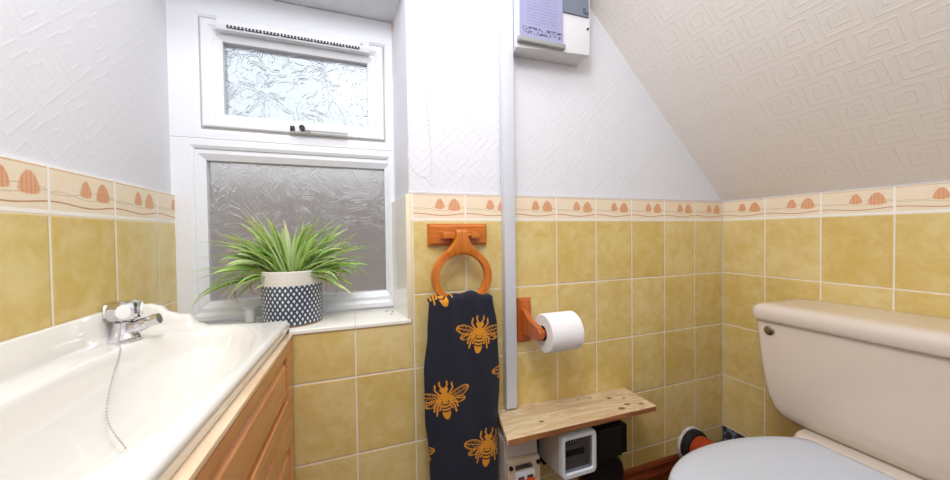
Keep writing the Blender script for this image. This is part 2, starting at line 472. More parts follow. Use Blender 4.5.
# tiled sill
b = MB().box(XL+.0005, OX-.0005, -.004, YW-.005, SILL-.012, SILL, .004, 3)
sl = b.build('window_sill', m_sill, win)
b = MB()
for x, y in ((-1.262, .118), (-1.246, .104), (-1.252, .078)): b.lathe([(0, .0008), (.003, .0008), (.0034, 0)], (x, y, SILL), 'z', 12)
b.build('screw_hole', m_dark, sl)
# small patch of bare plaster at the top right corner of the frame
MB().box(-1.226, -1.219, YW-.05, YW-.02, HEAD-.030, HEAD-.006, .002).build('bare_patch', simple('salmon_plaster', srgb(226, 196, 170), .9), wb)

# ------------------------------------------------------------------ outside the window
M = Mat('outdoor_render', rough=.95); M.set('Base Color', M.mix(M.noise(.9, 3), srgb(178, 166, 158), srgb(148, 138, 132))); 
ow = struct(MB().box(-9, 7, 3.2, 3.35, -3, .62).build('wall_outside', M.m, smooth=False), 'blurred grey garden wall seen through the frosted glass', 'wall')
struct(MB().box(-9, 7, .5, 3.2, -3.1, -3).build('ground_outside', simple('outdoor_paving', srgb(120, 116, 112), .9), smooth=False), 'paving outside the window', 'ground')
struct(MB().box(-3.2, 1.2, .34, .60, .715, .80).build('trim_eaves', simple('outdoor_soffit', srgb(150, 140, 136), .8), smooth=False), 'eaves board above the window outside', 'eaves')

# ------------------------------------------------------------------ vertical trunking
t = MB().box(-.940, -.905, -.021, 0, -.552, ZC-.1+.02, .0015)
t.box(-.9395, -.9055, -.0235, -.020, -.552, ZC-.1+.02, .001)
tag(t.build('cable_trunking', m_trunk), 'tall white plastic cable trunking running down the wall to the wooden shelf', 'trunking')

# ------------------------------------------------------------------ boiler / timer box with leaflet
bx = thing('control_box', 'white wall-mounted control box with grey display, top of the wall beside the trunking', 'control box', (-.78, 0, .488))
b = MB().hexa([(-.896, PT, .490), (-.666, PT, .492), (-.667, -.060, .497), (-.914, -.056, .482),
               (-.896, PT, .74), (-.666, PT, .74), (-.667, -.064, .74), (-.914, -.060, .74)], .004)
b.build('case', m_white_plastic, bx)
MB().hexa([(-.915, -.045, .487), (-.667, -.047, .500), (-.666, -.045, .500), (-.914, -.043, .487), (-.915, -.045, .4885), (-.667, -.047, .5015), (-.666, -.045, .5015), (-.914, -.043, .4885)]).build('seam', m_grey_plastic, bx, smooth=False)
MB().box(-.765, -.674, -.0655, -.058, .605, .70, .001).build('display_panel', m_slate, bx, smooth=False)
b = MB()
for x0, x1, z0, z1 in ((-.694, -.692, .606, .617), (-.694, -.686, .604, .606), (-.694, -.686, .616, .618), (-.688, -.686, .604, .611), (-.684, -.682, .604, .610), (-.684, -.677, .602, .604), (-.679, -.677, .602, .610)):
    b.box(x0, x1, -.0665, -.065, z0+.010, z1+.010)
b.build('logo', simple('dark_logo', srgb(60, 66, 74), .4), bx, smooth=False)
MB().lathe([(0, -.002), (.0028, -.002), (.0028, .004), (0, .004)], (-.677, -.064, .572), 'y', 12).build('indicator_light', m_dark, bx)
b = MB().box(-.913, -.761, -.073, -.058, .494, .507, .003)
b.build('leaflet_bar', m_barg, bx)
def leaf_mat():
    M = Mat('lilac_printed_paper', rough=.7)
    row = (M.z/.0085); rf = (row.fract()-.5).abs()
    words = M.noise(1, 2, .7, vec=M.vec(M.x*160, row.floor()*7.3, 0.0))
    body = rf.lt(.28)*words.gt(.44)*M.z.gt(.038)*M.x.gt(.022)*M.x.lt(.118)
    big = M.z.lt(.030)*M.z.gt(.010)*((M.z-.020).abs().gt(.0015))*M.noise(130, 2).gt(.53)*M.x.gt(.008)
    c = M.mix(body*.30, srgb(156, 155, 190), srgb(110, 104, 150))
    c = M.mix(big*.9, c, srgb(48, 66, 74))
    M.set('Base Color', c); return M.m
lf = MB().box(-.907, -.769, -.0692, -.0672, .5075, .735)
lfo = lf.build('leaflet', leaf_mat(), None, smooth=False)
for v in lfo.data.vertices: v.co -= Vector((-.907, -.068, .5075))
lfo.location = (-.907, -.068, .5075)
tag(lfo, 'lilac printed leaflet clipped to the front of the white control box', 'leaflet')

# ------------------------------------------------------------------ roller blind chain
ch = thing('blind_chain', 'white beaded blind pull chain looped beside the window reveal', 'blind chain', (-1.185, -.03, .60))
def smooth_path(pts, n=8, closed=False):
    P = [Vector(p) for p in pts]; out = []; N = len(P)
    g = (lambda i: P[i % N]) if closed else (lambda i: P[max(0, min(N-1, i))])
    for i in range(N if closed else N-1):
        p0, p1, p2, p3 = g(i-1), g(i), g(i+1), g(i+2)
        for k in range(n):
            t = k/n
            out.append(.5*((2*p1)+(-p0+p2)*t+(2*p0-5*p1+4*p2-p3)*t*t+(-p0+3*p1-3*p2+p3)*t**3))
    if not closed: out.append(P[-1])
    return out
cp = [(-1.184, -.04, .68), (-1.187, -.04, .55), (-1.198, -.04, .40), (-1.210, -.04, .242), (-1.216, -.04, .160), (-1.204, -.04, .128), (-1.184, -.038, .113), (-1.164, -.036, .113),
      (-1.154, -.034, .135), (-1.155, -.032, .19), (-1.163, -.03, .30), (-1.178, -.03, .457), (-1.180, -.03, .68)]
path = smooth_path(cp, 10)
b = MB(); b.tube(path, .0008, 5)
acc = 0; last = path[0]
for p in path[1:]:
    acc += (p-last).length; last = p
    if acc > .0062: b.sphere(p, .0021, 6, 4); acc = 0
b.build('bead_chain', m_white_plastic, ch)
MB().box(-1.20, -1.165, -.055, PT, .66, .72, .005).build('bracket', m_white_plastic, ch)

# ------------------------------------------------------------------ towel ring
tr = thing('towel_ring', 'orange varnished wooden towel ring on a rectangular backplate holding a navy towel', 'towel ring', (-1.077, 0, -.04))
b = MB().box(-1.162, -.990, -.008, 0, -.070, -.010, .001)
b.hexa([(-1.161, -.006, -.069), (-.991, -.006, -.069), (-.998, -.016, -.063), (-1.154, -.016, -.063),
        (-1.161, -.006, -.011), (-.991, -.006, -.011), (-.998, -.016, -.017), (-1.154, -.016, -.017)])
b.build('backplate', m_pine_orange_x, tr, smooth=False)
b = MB()
for x0, x1 in ((-1.128, -1.096), (-1.050, -1.022)): b.box(x0, x1, -.048, -.012, -.050, -.033, .002)
b.tube([(-1.110, -.036, -.042), (-1.040, -.036, -.042)], .0065, 14)
b.build('peg', m_pine_orange_x, tr)
RC = (-1.078, -.153); RO, RI = .084, .064
def ringgeo():
    N = 96; rings = []
    outer, inner = [], []
    for i in range(N):
        th = 2*PI*i/N; s_, c_ = math.sin(th), math.cos(th)
        ix, iz = RC[0]+RI*s_, RC[1]+RI*.93*c_
        a = min(th, 2*PI-th); sg = 1 if th < PI else -1
        ox, oz = RC[0]+RO*s_, RC[1]+RO*.93*c_
        if a < .85:
            # neck: straight 15 mm half-width at the top, flaring on to the ring
            k = a/.85
            if k < .22: ox, oz = RC[0]+sg*.0150*(k/.22), -.0265
            else:
                q = (k-.22)/.78
                ex, ez = RO*math.sin(.85), RC[1]+RO*.93*math.cos(.85)
                ax = .0150; az = -.0275
                # cubic bezier going straight down then out along the circle's tangent
                p1 = (ax, az-.042); tx, tz = -math.cos(.85), .93*math.sin(.85)
                p2 = (ex+tx*.025, ez+tz*.025)
                ox = RC[0]+sg*((1-q)**3*ax+3*(1-q)**2*q*p1[0]+3*(1-q)*q*q*p2[0]+q**3*ex)
                oz = (1-q)**3*az+3*(1-q)**2*q*p1[1]+3*(1-q)*q*q*p2[1]+q**3*ez
        outer.append((ox, oz)); inner.append((ix, iz))
    sec = [(0, 0, .2), (0, 1, .8), (.10, 1, 1)]
    def pt(i, f, y):
        o, n_ = outer[i], inner[i]; return (o[0]+(n_[0]-o[0])*f, y, o[1]+(n_[1]-o[1])*f)
    yf, yb = -.058, -.038
    prof = [(0, yb+0.0), (0, yf+.005), (.04, yf+.002), (.12, yf), (.88, yf), (.96, yf+.002), (1, yf+.005), (1, yb), (0, yb)]
    rings = [[pt(i, f, y) for i in range(N)] for f, y in prof]
    return MB().loft(rings, cap=False)
ringgeo().build('ring', m_pine_orange, tr, angle=50)

# ------------------------------------------------------------------ towel with bees
def seg(px, pz, ax, az, bx_, bz):
    dx, dz = bx_-ax, bz-az; L = dx*dx+dz*dz or 1e-9
    t_ = max(0, min(1, ((px-ax)*dx+(pz-az)*dz)/L)); return math.hypot(px-ax-t_*dx, pz-az-t_*dz)
def ell(px, pz, cx, cz, a, b_, ang):
    c_, s_ = math.cos(ang), math.sin(ang); dx, dz = px-cx, pz-cz
    u, v = dx*c_+dz*s_, -dx*s_+dz*c_; return math.hypot(u/a, v/b_)
def bee(px, pz, cx, cz, rot, S):
    """returns coverage 0..1 of a bee drawn head up, about 2 units high"""
    c_, s_ = math.cos(rot), math.sin(rot); dx, dz = (px-cx)/S, (pz-cz)/S
    x, z = dx*c_+dz*s_, -dx*s_+dz*c_
    if abs(x) > 1.6 or abs(z) > 1.4: return 0
    ax = abs(x)
    # abdomen with dark stripes
    e = ell(x, z, 0, -.48, .245, .56, 0)
    if e < 1:
        if z > -.02: return 1
        f = (z+.10)/.2
        if -.72 < z < -.02 and abs(((-z+.10+ax*ax*1.2) % .2)-.1) < .042: return 0
        return 1
    if ell(x, z, 0, .25, .26, .28, 0) < 1: return 1
    if ell(x, z, 0, .62, .20, .16, 0) < 1: return 1
    if ell(ax, z, .15, .67, .09, .10, 0) < 1: return 1
    th = .045
    for q in ((.10, .74, .22, .95), (.22, .95, .20, 1.12), (.24, .38, .50, .70), (.50, .70, .46, .98), (.24, 0, .48, -.32), (.48, -.32, .55, -.72), (.22, -.15, .36, -.45), (.22, .10, .60, -.12), (.60, -.12, .66, -.45)):
        if seg(ax, z, *q) < th: return 1
    # wings: outlined ellipses with veins
    for (wx, wz, wa, wb_, an) in ((.86, .32, .62, .27, .22), (.72, -.04, .46, .20, -.22)):
        e = ell(ax, z, wx, wz, wa, wb_, an)
        if .84 < e < 1.02: return 1
        if e < .84:
            if seg(ax, z, .25, .2, wx+wa*.85*math.cos(an), wz+wa*.85*math.sin(an)) < .022: return 1
            if abs(math.sin((ax*4.3+z*3.1)*2.6)) < .11 or abs(math.sin((ax*3.0-z*5.1)*2.4)) < .10: return 1
            if e > .62 and abs(math.sin(ax*25)) < .25: return 1
    return 0
BEES = [(-1.040, -.310, -.10, .046), (-1.136, -.468, .12, .046), (-1.020, -.620, -.12, .048), (-1.146, -.180, .35, .044), (-1.222, -.62, .15, .042), (-.942, -.415, .3, .040), (-1.10, -.80, .2, .044)]
FOLD = -.194
def towel():
    nx = 190; xs_, rows = None, []
    # path over the ring: front sheet down from the fold, back sheet behind it
    steps = []
    z = -.84
    while z < FOLD-.02: steps.append(('f', z)); z += .00125
    for k in range(0, 17): steps.append(('o', k/16))
    z = FOLD-.02
    while z > -.70: z -= .004; steps.append(('b', z))
    def width(z_):
        # left and right edge of the front sheet at this height
        def lerp(T, z_):
            for (za, va), (zb_, vb) in zip(T, T[1:]):
                if za >= z_ >= zb_:
                    f = (za-z_)/(za-zb_); f = f*f*(3-2*f); return va+(vb-va)*f
            return T[-1][1] if z_ < T[-1][0] else T[0][1]
        L = lerp([(-.16, -1.160), (-.20, -1.170), (-.30, -1.176), (-.40, -1.187), (-.50, -1.186), (-.62, -1.176), (-.84, -1.168)], z_)
        R = lerp([(-.16, -1.008), (-.20, -.999), (-.30, -.984), (-.45, -.979), (-.56, -.986), (-.84, -.990)], z_)
        return L, R
    for kind, a in steps:
        r = []
        for i in range(nx+1):
            u = i/nx
            if kind == 'f': z_ = a
            elif kind == 'o': z_ = FOLD-.02
            else: z_ = a
            L, R = width(z_)
            if kind == 'b': L += .004; R += .012*min(1, (FOLD-z_)/.15)
            x = L+(R-L)*u
            dep = min(1, max(0, (FOLD-z_)/.30))
            wave = .0045*math.sin(u*7.5+.6+z_*3)*(1-.3*dep)+.003*math.sin(u*15+z_*9)*(1-dep*.6)
            edge = .012*(abs(2*u-1)**6)
            yf = -.071+edge-wave-.006*dep*0
            yb = -.034+wave*.4
            if kind == 'f': y = yf; zz = z_
            elif kind == 'b': y = yb; zz = z_
            else:
                t_ = a*PI; ym = (yf+yb)/2; h = (yb-yf)/2
                bump_ = .003*math.sin(u*11+1)+.0025*math.sin(u*21)-.012*abs(2*u-1)**5-.003
                y = ym-h*math.cos(t_); zz = z_+(.020+bump_)*math.sin(t_)
            r.append((x, y, zz))
        rows.append(r)
    me = bpy.data.meshes.new('towel')
    verts = [p for r in rows for p in r]; n1 = nx+1
    faces = [(j*n1+i, j*n1+i+1, (j+1)*n1+i+1, (j+1)*n1+i) for j in range(len(rows)-1) for i in range(nx)]
    me.from_pydata(verts, [], faces)
    at_ = me.color_attributes.new('bee', 'FLOAT_COLOR', 'POINT')
    nf = sum(1 for s_ in steps if s_[0] != 'b')
    data = []
    for j, r in enumerate(rows):
        for p in r:
            v = 0
            if j < nf:
                for B in BEES:
                    if bee(p[0], p[2], *B): v = 1; break
            data += [v, v, v, 1]
    at_.data.foreach_set('color', data)
    for f in me.polygons: f.use_smooth = True
    o = bpy.data.objects.new('hand_towel', me); COL.objects.link(o); me.materials.append(m_towel)
    s_ = o.modifiers.new('thick', 'SOLIDIFY'); s_.thickness = .003; s_.offset = 0
    return o
tag(towel(), 'navy blue towel with golden bees draped through the wooden ring', 'towel')

# ------------------------------------------------------------------ toilet roll holder and roll
hp = thing('toilet_roll_holder', 'reddish wooden toilet roll holder on the tiles right of the white trunking', 'toilet roll holder', (-.871, 0, -.30))
b = MB().box(-.893, -.849, -.008, 0, -.366, -.233, .001)
b.hexa([(-.892, -.006, -.365), (-.850, -.006, -.365), (-.856, -.014, -.359), (-.886, -.014, -.359),
        (-.892, -.006, -.234), (-.850, -.006, -.234), (-.856, -.014, -.240), (-.886, -.014, -.240)])
b.build('backplate', m_pine_red, hp, smooth=False)
AX = (-.10, -.316)
side = [(-.012, -.262), (-.030, -.268), (-.052, -.286), (-.080, -.294), (-.104, -.298), (-.117, -.310), (-.117, -.324), (-.106, -.334), (-.085, -.336), (-.060, -.334), (-.035, -.336), (-.012, -.340)]
def arm(x0, x1):
    return MB().loft([[(x0, p[0], p[1]) for p in side], [(x1, p[0], p[1]) for p in side]])
a_ = arm(-.884, -.868); a_.build('arm', m_pine_red, hp, smooth=False)
MB().tube([(-.868, AX[0], AX[1]), (-.757, AX[0], AX[1])], .011, 18).build('spindle', m_pine_red, hp)
b = MB(); r0, r1 = .0535, .021; xa, xb = -.863, -.764
b.lathe([(r1, xa), (r0-.003, xa), (r0, xa+.003), (r0, xb-.003), (r0-.003, xb), (r1, xb), (r1, xa)], (0, AX[0], AX[1]), 'x', 64)
tp = thing('toilet_roll', 'white toilet roll hanging on the wooden holder', 'toilet roll', (-.81, AX[0], AX[1]-.054))
b.build('tissue', m_paper_roll, tp)
MB().lathe([(r1-.0012, xa+.0015), (r1+.0002, xa+.0015), (r1+.0002, xb-.001), (r1-.0012, xb-.001), (r1-.0012, xa+.0015)], (0, AX[0], AX[1]), 'x', 40).build('core', m_card, tp)

# ------------------------------------------------------------------ shelf
sh = thing('wooden_shelf', 'rough pale pine shelf over the electricity meters, reaching to the trunking foot', 'shelf', (-.96, 0, -.575))
def shz(x): return -.5575-.034*(x+.96)
def plank(ya0, ya1, b):
    # ya = fraction of depth 0 (wall) .. 1 (front)
    def P(x, f, dz):
        xl = -.962+(-.998+.962)*f; xr = -.484
        X_ = xl+(xr-xl)*x
        return (X_, -.0-(.150-.020*x)*f, shz(X_)+dz)
    b.hexa([P(0, ya0, -.0155), P(1, ya0, -.0155), P(1, ya1, -.0155), P(0, ya1, -.0155), P(0, ya0, 0), P(1, ya0, 0), P(1, ya1, 0), P(0, ya1, 0)], .0012)
b = MB(); plank(.0, .398, b); b.build('plank', m_shelf, sh, smooth=False)
b = MB(); plank(.412, 1.0, b); pk = b.build('plank', m_shelf, sh, smooth=False)
b = MB()
b.hexa([(-.995, -.1513, shz(-.995)-.0148), (-.487, -.1313, shz(-.487)-.0148), (-.487, -.1295, shz(-.487)-.0148), (-.995, -.1495, shz(-.995)-.0148),
        (-.995, -.1513, shz(-.995)-.001), (-.487, -.1313, shz(-.487)-.001), (-.487, -.1295, shz(-.487)-.001), (-.995, -.1495, shz(-.995)-.001)])
b.build('front_edge', m_shelf_edge, sh, smooth=False)
for x in (-.955, -.60): MB().box(x-.009, x+.009, -.10, 0, -.597, shz(x)-.0158, .002).build('bracket', m_shelf_edge, sh)

# ------------------------------------------------------------------ fuse box, meter, black meter
fb = thing('fuse_box', 'beige fuse box with orange red switches hanging under the left end of the shelf', 'fuse box', (-.93, 0, -.78))
FZ = -.80
b = MB().hexa([(-.974, 0, FZ), (-.868, 0, FZ), (-.868, -.088, FZ), (-.974, -.088, FZ),
               (-.974, 0, -.606), (-.868, 0, -.606), (-.871, -.072, -.613), (-.971, -.072, -.613)], .002)
b.build('case', m_grey_plastic, fb, smooth=False)
b = MB().hexa([(-.971, -.084, FZ+.004), (-.872, -.084, FZ+.004), (-.872, -.094, FZ+.004), (-.971, -.094, FZ+.004),
               (-.971, -.080, -.657), (-.872, -.080, -.657), (-.872, -.0925, -.660), (-.971, -.0925, -.660)], .003)
b.build('front_cover', m_beige_plastic, fb)
MB().box(-.950, -.893, -.101, -.090, -.77, -.690, .002).build('switch_surround', m_meter_frame, fb)
for x in (-.935, -.908):
    s1 = MB().box(x-.011, x+.011, -.111, -.099, -.735, -.706, .002).build('switch', m_red, fb)
    MB().box(x-.009, x+.009, -.103, -.1005, -.704, -.699).build('switch_window', m_darkgap, s1, smooth=False)
b = MB()
for x, z in ((-.962, -.674), (-.879, -.674)): MB().lathe([(0, -.003), (.0055, -.003), (.0055, .004), (0, .004)], (x, -.0945, z), 'y', 16).build('screw', m_dark, fb)
b = MB()
for r in range(4):
    x = -.948
    while x < -.902:
        w = random.uniform(.003, .008); b.box(x, x+w, -.0955, -.0925, -.6725-r*.0035, -.6708-r*.0035); x += w+.0015
b.build('printed_notice', m_darkgap, fb, smooth=False)

em = thing('electricity_meter', 'pale grey electricity meter with square window under the shelf', 'electricity meter', (-.78, 0, -.72))
def rrect(x0, x1, z0, z1, y, r, n=5, bulge=0):
    pts = []
    for cx, cz, a0 in ((x1-r, z1-r, 0), (x0+r, z1-r, PI/2), (x0+r, z0+r, PI), (x1-r, z0+r, 1.5*PI)):
        for k in range(n+1):
            a = a0+PI/2*k/n; pts.append((cx+r*math.cos(a), y, cz+r*math.sin(a)))
    if bulge:
        mx, mz, hw, hh = (x0+x1)/2, (z0+z1)/2, (x1-x0)/2, (z1-z0)/2
        pts = [(mx+(p[0]-mx)*(1+bulge*(1-((p[2]-mz)/hh)**2)), p[1], mz+(p[2]-mz)*(1+bulge*(1-((p[0]-mx)/hw)**2))) for p in pts]
    return pts
ex0, ex1, ez0, ez1 = -.8235, -.708, -.722, -.602
b = MB().loft([rrect(-.842, -.730, -.706, -.604, 0, .004), rrect(-.839, -.727, -.708, -.603, -.055, .006),
               rrect(ex0, ex1, ez0, ez1, -.112, .010, bulge=.03)], cap=True)
b.build('housing', m_grey_plastic, em, angle=25)
b = MB()
O = lambda y, e=0: rrect(ex0+e, ex1-e, ez0+e, ez1-e, y, .011, bulge=.03)
I = lambda y, e=0: rrect(ex0+.012+e, ex1-.014-e, ez0+.016+e, ez1-.013-e, y, .006, bulge=.02)
b.loft([O(-.110), O(-.124), O(-.130, .003), I(-.130, -.003), I(-.126), I(-.112), O(-.110)], cap=False)
b.build('window_frame', m_meter_frame, em, angle=30)
MB().loft([I(-.1135), I(-.1125)]).build('dial_plate', simple('brown_grey_dial', srgb(128, 110, 98), .5), em)
MB().box(-.800, -.756, -.1165, -.1135, -.634, -.620).build('register', m_dark, em, smooth=False)
b = MB()
for k in range(5): b.box(-.7975+k*.0085, -.7955+k*.0085, -.1172, -.1165, -.631, -.623)
b.build('digit', m_white_plastic, em, smooth=False)
MB().box(-.802, -.742, -.1165, -.1135, -.667, -.651).build('disc_slot', m_dark, em, smooth=False)
MB().box(-.802, -.742, -.1165, -.1135, -.694, -.670).build('rating_plate', simple('grey_rating_plate', srgb(120, 108, 100), .45), em, smooth=False)
b = MB().loft([I(-.1245), I(-.1235)])
M = Mat('clear_window', srgb(225, 230, 240), .03); M.set('Transmission Weight', 1.0); M.set('IOR', 1.3)
b.build('glass', M.m, em)
MB().box(-.824, -.800, -.03, 0, -.74, -.70, .002).build('terminal_block', m_dark, em)

gm = thing('gas_meter', 'black supply meter with a round lower body right of the pale grey meter', 'meter', (-.62, 0, -.76))
b = MB().box(-.678, -.560, -.050, -.002, -.700, -.600, .004)
b.hexa([(-.680, -.045, -.702), (-.580, -.045, -.702), (-.590, -.125, -.690), (-.672, -.125, -.690),
        (-.680, -.045, -.592), (-.575, -.045, -.592), (-.588, -.125, -.604), (-.672, -.125, -.600)], .004)
gcase = b.build('case', m_dark, gm, smooth=False)
MB().box(-.578, -.548, -.100, -.040, -.706, -.618, .004).build('side_cover', simple('satin_black', srgb(20, 20, 22), .3), gm)
b = MB()
for k in range(5): b.box(-.5795, -.5775, -.104, -.099, -.640-k*.013, -.634-k*.013)
b.build('warning_mark', m_grey_plastic, gm, smooth=False)
b = MB(); b.lathe([(0, -.002), (.060, -.002), (.066, -.012), (.066, -.090), (.058, -.102), (0, -.104)], (-.622, 0, -.762), 'y', 40)
b.build('round_body', m_dark, gm)
b = MB(); b.tube([(-.660, -.03, -.78), (-.66, -.03, -.90), (-.66, -.03, -.986)], .012, 14); b.build('pipe', m_dark, gm)
gm.location.x -= .022; gm.location.z -= .010

cb = MB(); cb.tube([(-.856, -.045, -.998), (-.856, -.045, -.80), (-.857, -.045, -.60), (-.857, -.045, -.579)], .0075, 12)
cb.tube([(-.852, -.030, -.998), (-.851, -.030, -.70), (-.851, -.030, -.579)], .006, 12)
tag(cb.build('supply_cable', m_dark), 'black supply cables rising between the fuse box and the grey meter', 'cable')

# ------------------------------------------------------------------ soil pipe
sp = thing('soil_pipe', 'orange terracotta coloured waste pipe with black rubber collar leaving the wall behind the toilet', 'waste pipe', (-.185, 0, -.88))
pc = (-.178, 0, -.834)
b = MB(); b.lathe([(.050, .004), (.060, .004), (.0625, -.002), (.061, -.007), (.056, -.009), (.050, -.009)], pc, 'y', 40)
b.map(lambda c: (c.x+.002*math.sin(c.z*300), c.y, c.z+.002*math.sin(c.x*260))); b.build('sealant_ring', m_mortar, sp)
b = MB(); b.lathe([(.047, 0), (.057, 0), (.0585, -.010), (.0585, -.026), (.0550, -.029), (.0550, -.034), (.047, -.036)], pc, 'y', 40); b.build('rubber_collar', m_rubber, sp)
b = MB(); path = smooth_path([(-.178, .0, -.834), (-.178, -.045, -.834), (-.172, -.10, -.833), (-.150, -.16, -.832), (-.128, -.22, -.832), (-.120, -.31, -.832), (-.120, -.37, -.832)], 6)
b.tube(path, .0475, 28); b.build('elbow', m_terra, sp)

# ------------------------------------------------------------------ toilet
wc = thing('toilet', 'cream close-coupled toilet with a white closed lid in the right corner', 'toilet', (-.40, -.495, ZF))
CY = -.495
def rr3(x0, x1, y0, y1, z, r, n=6):
    pts = []
    for cx, cy, a0 in ((x1-r, y1-r, 0), (x0+r, y1-r, PI/2), (x0+r, y0+r, PI), (x1-r, y0+r, 1.5*PI)):
        for k in range(n+1):
            a = a0+PI/2*k/n; pts.append((cx+r*math.cos(a), cy+r*math.sin(a), z))
    return pts
# cistern body: tapers to the bottom with a generous lower corner
secs = []
for z, e, fx, r in ((-.302, 0, 0, .020), (-.34, .003, 0, .021), (-.44, .013, .001, .022), (-.52, .026, .002, .026), (-.555, .036, .004, .032), (-.575, .050, .008, .036), (-.587, .070, .018, .040), (-.5915, .094, .036, .040)):
    secs.append(rr3(-.205+fx, -.006, CY-.262+e, CY+.262-e, z, r*.7))
cis = MB().loft(secs).build('cistern', m_ceramic_wc, wc, angle=60)
secs = []
for z, e in ((-.3025, .010), (-.304, .003), (-.299, .0), (-.280, 0), (-.269, .003), (-.262, .010), (-.2585, .022), (-.258, .05)):
    secs.append(rr3(-.218+e, -.004, CY-.272+e, CY+.272-e, z, .024))
MB().loft(secs).build('cistern_lid', m_ceramic_wc, wc, angle=60)
b = MB(); b.lathe([(0, -.006), (.009, -.006), (.0135, -.003), (.0135, .002), (0, .002)], (-.204, CY+.222, -.334), 'x', 24)
fl = b.build('flush_lever', simple('dull_chrome', srgb(150, 142, 138), .25, Metallic=1.0), wc)
# pan
def egg(z, a_f, a_b, hw, xc, xback, n=72, y0=CY):
    pts = []
    for k in range(n):
        a = 2*PI*k/n; c_, s_ = math.cos(a), math.sin(a)
        x = xc+(a_b*c_ if c_ > 0 else a_f*c_*(abs(c_)**-.05 if abs(c_) > 1e-3 else 1))
        x = min(x, xback)
        pts.append((x, y0+hw*math.copysign(abs(s_)**.92, s_), z))
    return pts
E0 = lambda z, g: egg(z, .262+g, .33+g, .187+g, -.515, -.252+g*.4)
b = MB().loft([E0(-.598, -.010), E0(-.596, -.002), E0(-.590, .0005), E0(-.584, -.001), E0(-.580, -.008), E0(-.5785, -.03), E0(-.578, -.08)])
b.build('seat_lid', m_lid, wc, angle=60)
b = MB().loft([E0(-.618, -.014), E0(-.616, -.006), E0(-.604, -.005), E0(-.600, -.012)]); b.build('seat', m_lid, wc, angle=60)
b = MB().loft([egg(-1.0, .12, .22, .105, -.38, -.14), egg(-.97, .115, .22, .10, -.38, -.14), egg(-.86, .12, .22, .10, -.40, -.14), egg(-.76, .17, .24, .13, -.44, -.14),
               egg(-.67, .22, .30, .165, -.49, -.14), egg(-.63, .235, .33, .172, -.51, -.14), egg(-.620, .232, .33, .170, -.51, -.14)])
pan = b.build('pan', m_ceramic_wc, wc, angle=60)
b = MB().loft([rr3(-.245, -.02, CY-.155, CY+.155, -.66, .03), rr3(-.245, -.02, CY-.155, CY+.155, -.602, .03), rr3(-.240, -.02, CY-.150, CY+.150, -.591, .03), rr3(-.236, -.02, CY-.146, CY+.146, -.589, .03)])
b.build('pan_platform', m_ceramic_wc, wc, angle=60)
for y in (CY-.075, CY+.075): MB().tube([(-.256, y-.02, -.593), (-.256, y+.02, -.593)], .009, 14).build('hinge', m_lid, wc)

# ------------------------------------------------------------------ vanity cabinet and basin
va = thing('vanity_cabinet', 'honey pine vanity cabinet with panelled drawer front carrying the cream basin', 'vanity cabinet', (-1.64, -.30, ZF))
YN, YE = -.600, -.004           # near and far end
def skew(c):
    k = max(0, min(1, (c.x+1.70)/.2)); return (c.x+.026*c.y*k, c.y, c.z)
XF = -1.4925
b = MB()
b.box(XL+.001, XF-.0145, YN+.004, YN+.020, ZF+.02, -.283); b.box(XL+.001, XF-.0145, YE-.016, YE, ZF+.02, -.283)
b.box(XL+.001, XL+.010, YN+.021, YE-.017, ZF+.02, -.283); b.box(XL+.011, XF-.0145, YN+.021, YE-.017, ZF+.10, ZF+.116)
b.map(skew).build('carcass', m_cab, va, smooth=False)
MB().box(XF-.030, XF+.001, YN, YE, -.282, -.2722, .003).map(skew).build('top_moulding', m_cab_glare, va)
def panel_front(y0, y1, z0, z1, gl, gr, gt, gb, mat_rail, name='drawer_front'):
    """frame with a recessed groove and a raised centre panel, facing +x"""
    b = MB(); x1, x0 = XF, XF-.014
    b.box(x0, x1, y0, y1, z1-gt, z1, .0028); b.box(x0, x1, y0, y1, z0, z0+gb, .0028)
    b.box(x0, x1, y0, y0+gl, z0+gb-.001, z1-gt+.001, .0012); b.box(x0, x1, y1-gr, y1, z0+gb-.001, z1-gt+.001, .0012)
    o = b.map(skew).build(name, mat_rail, va, smooth=False)
    a0, a1, c0, c1 = y0+gl, y1-gr, z0+gb, z1-gt
    def rc(e, x): return [(x, a0+e, c0+e), (x, a1-e, c0+e), (x, a1-e, c1-e), (x, a0+e, c1-e)]
    q = MB().loft([rc(-.001, x0+.002), rc(.003, x0+.002), rc(.017, x1-.001), rc(.019, x1-.0003)], cap=True).map(skew)
    q.build('raised_panel', mat_rail, o, smooth=False)
    return o
panel_front(YN+.006, YE-.002, -.450, -.284, .060, .062, .022, .045, m_cab)
ym = (YN+YE)/2
for y0, y1 in ((YN+.006, ym-.002), (ym+.002, YE-.002)):
    panel_front(y0, y1, ZF+.10, -.455, .05, .05, .055, .055, m_cab_v, 'door')
MB().box(XL+.05, XF-.03, YN+.01, YE-.01, ZF, ZF+.098).map(skew).build('plinth', m_cab, va, smooth=False)

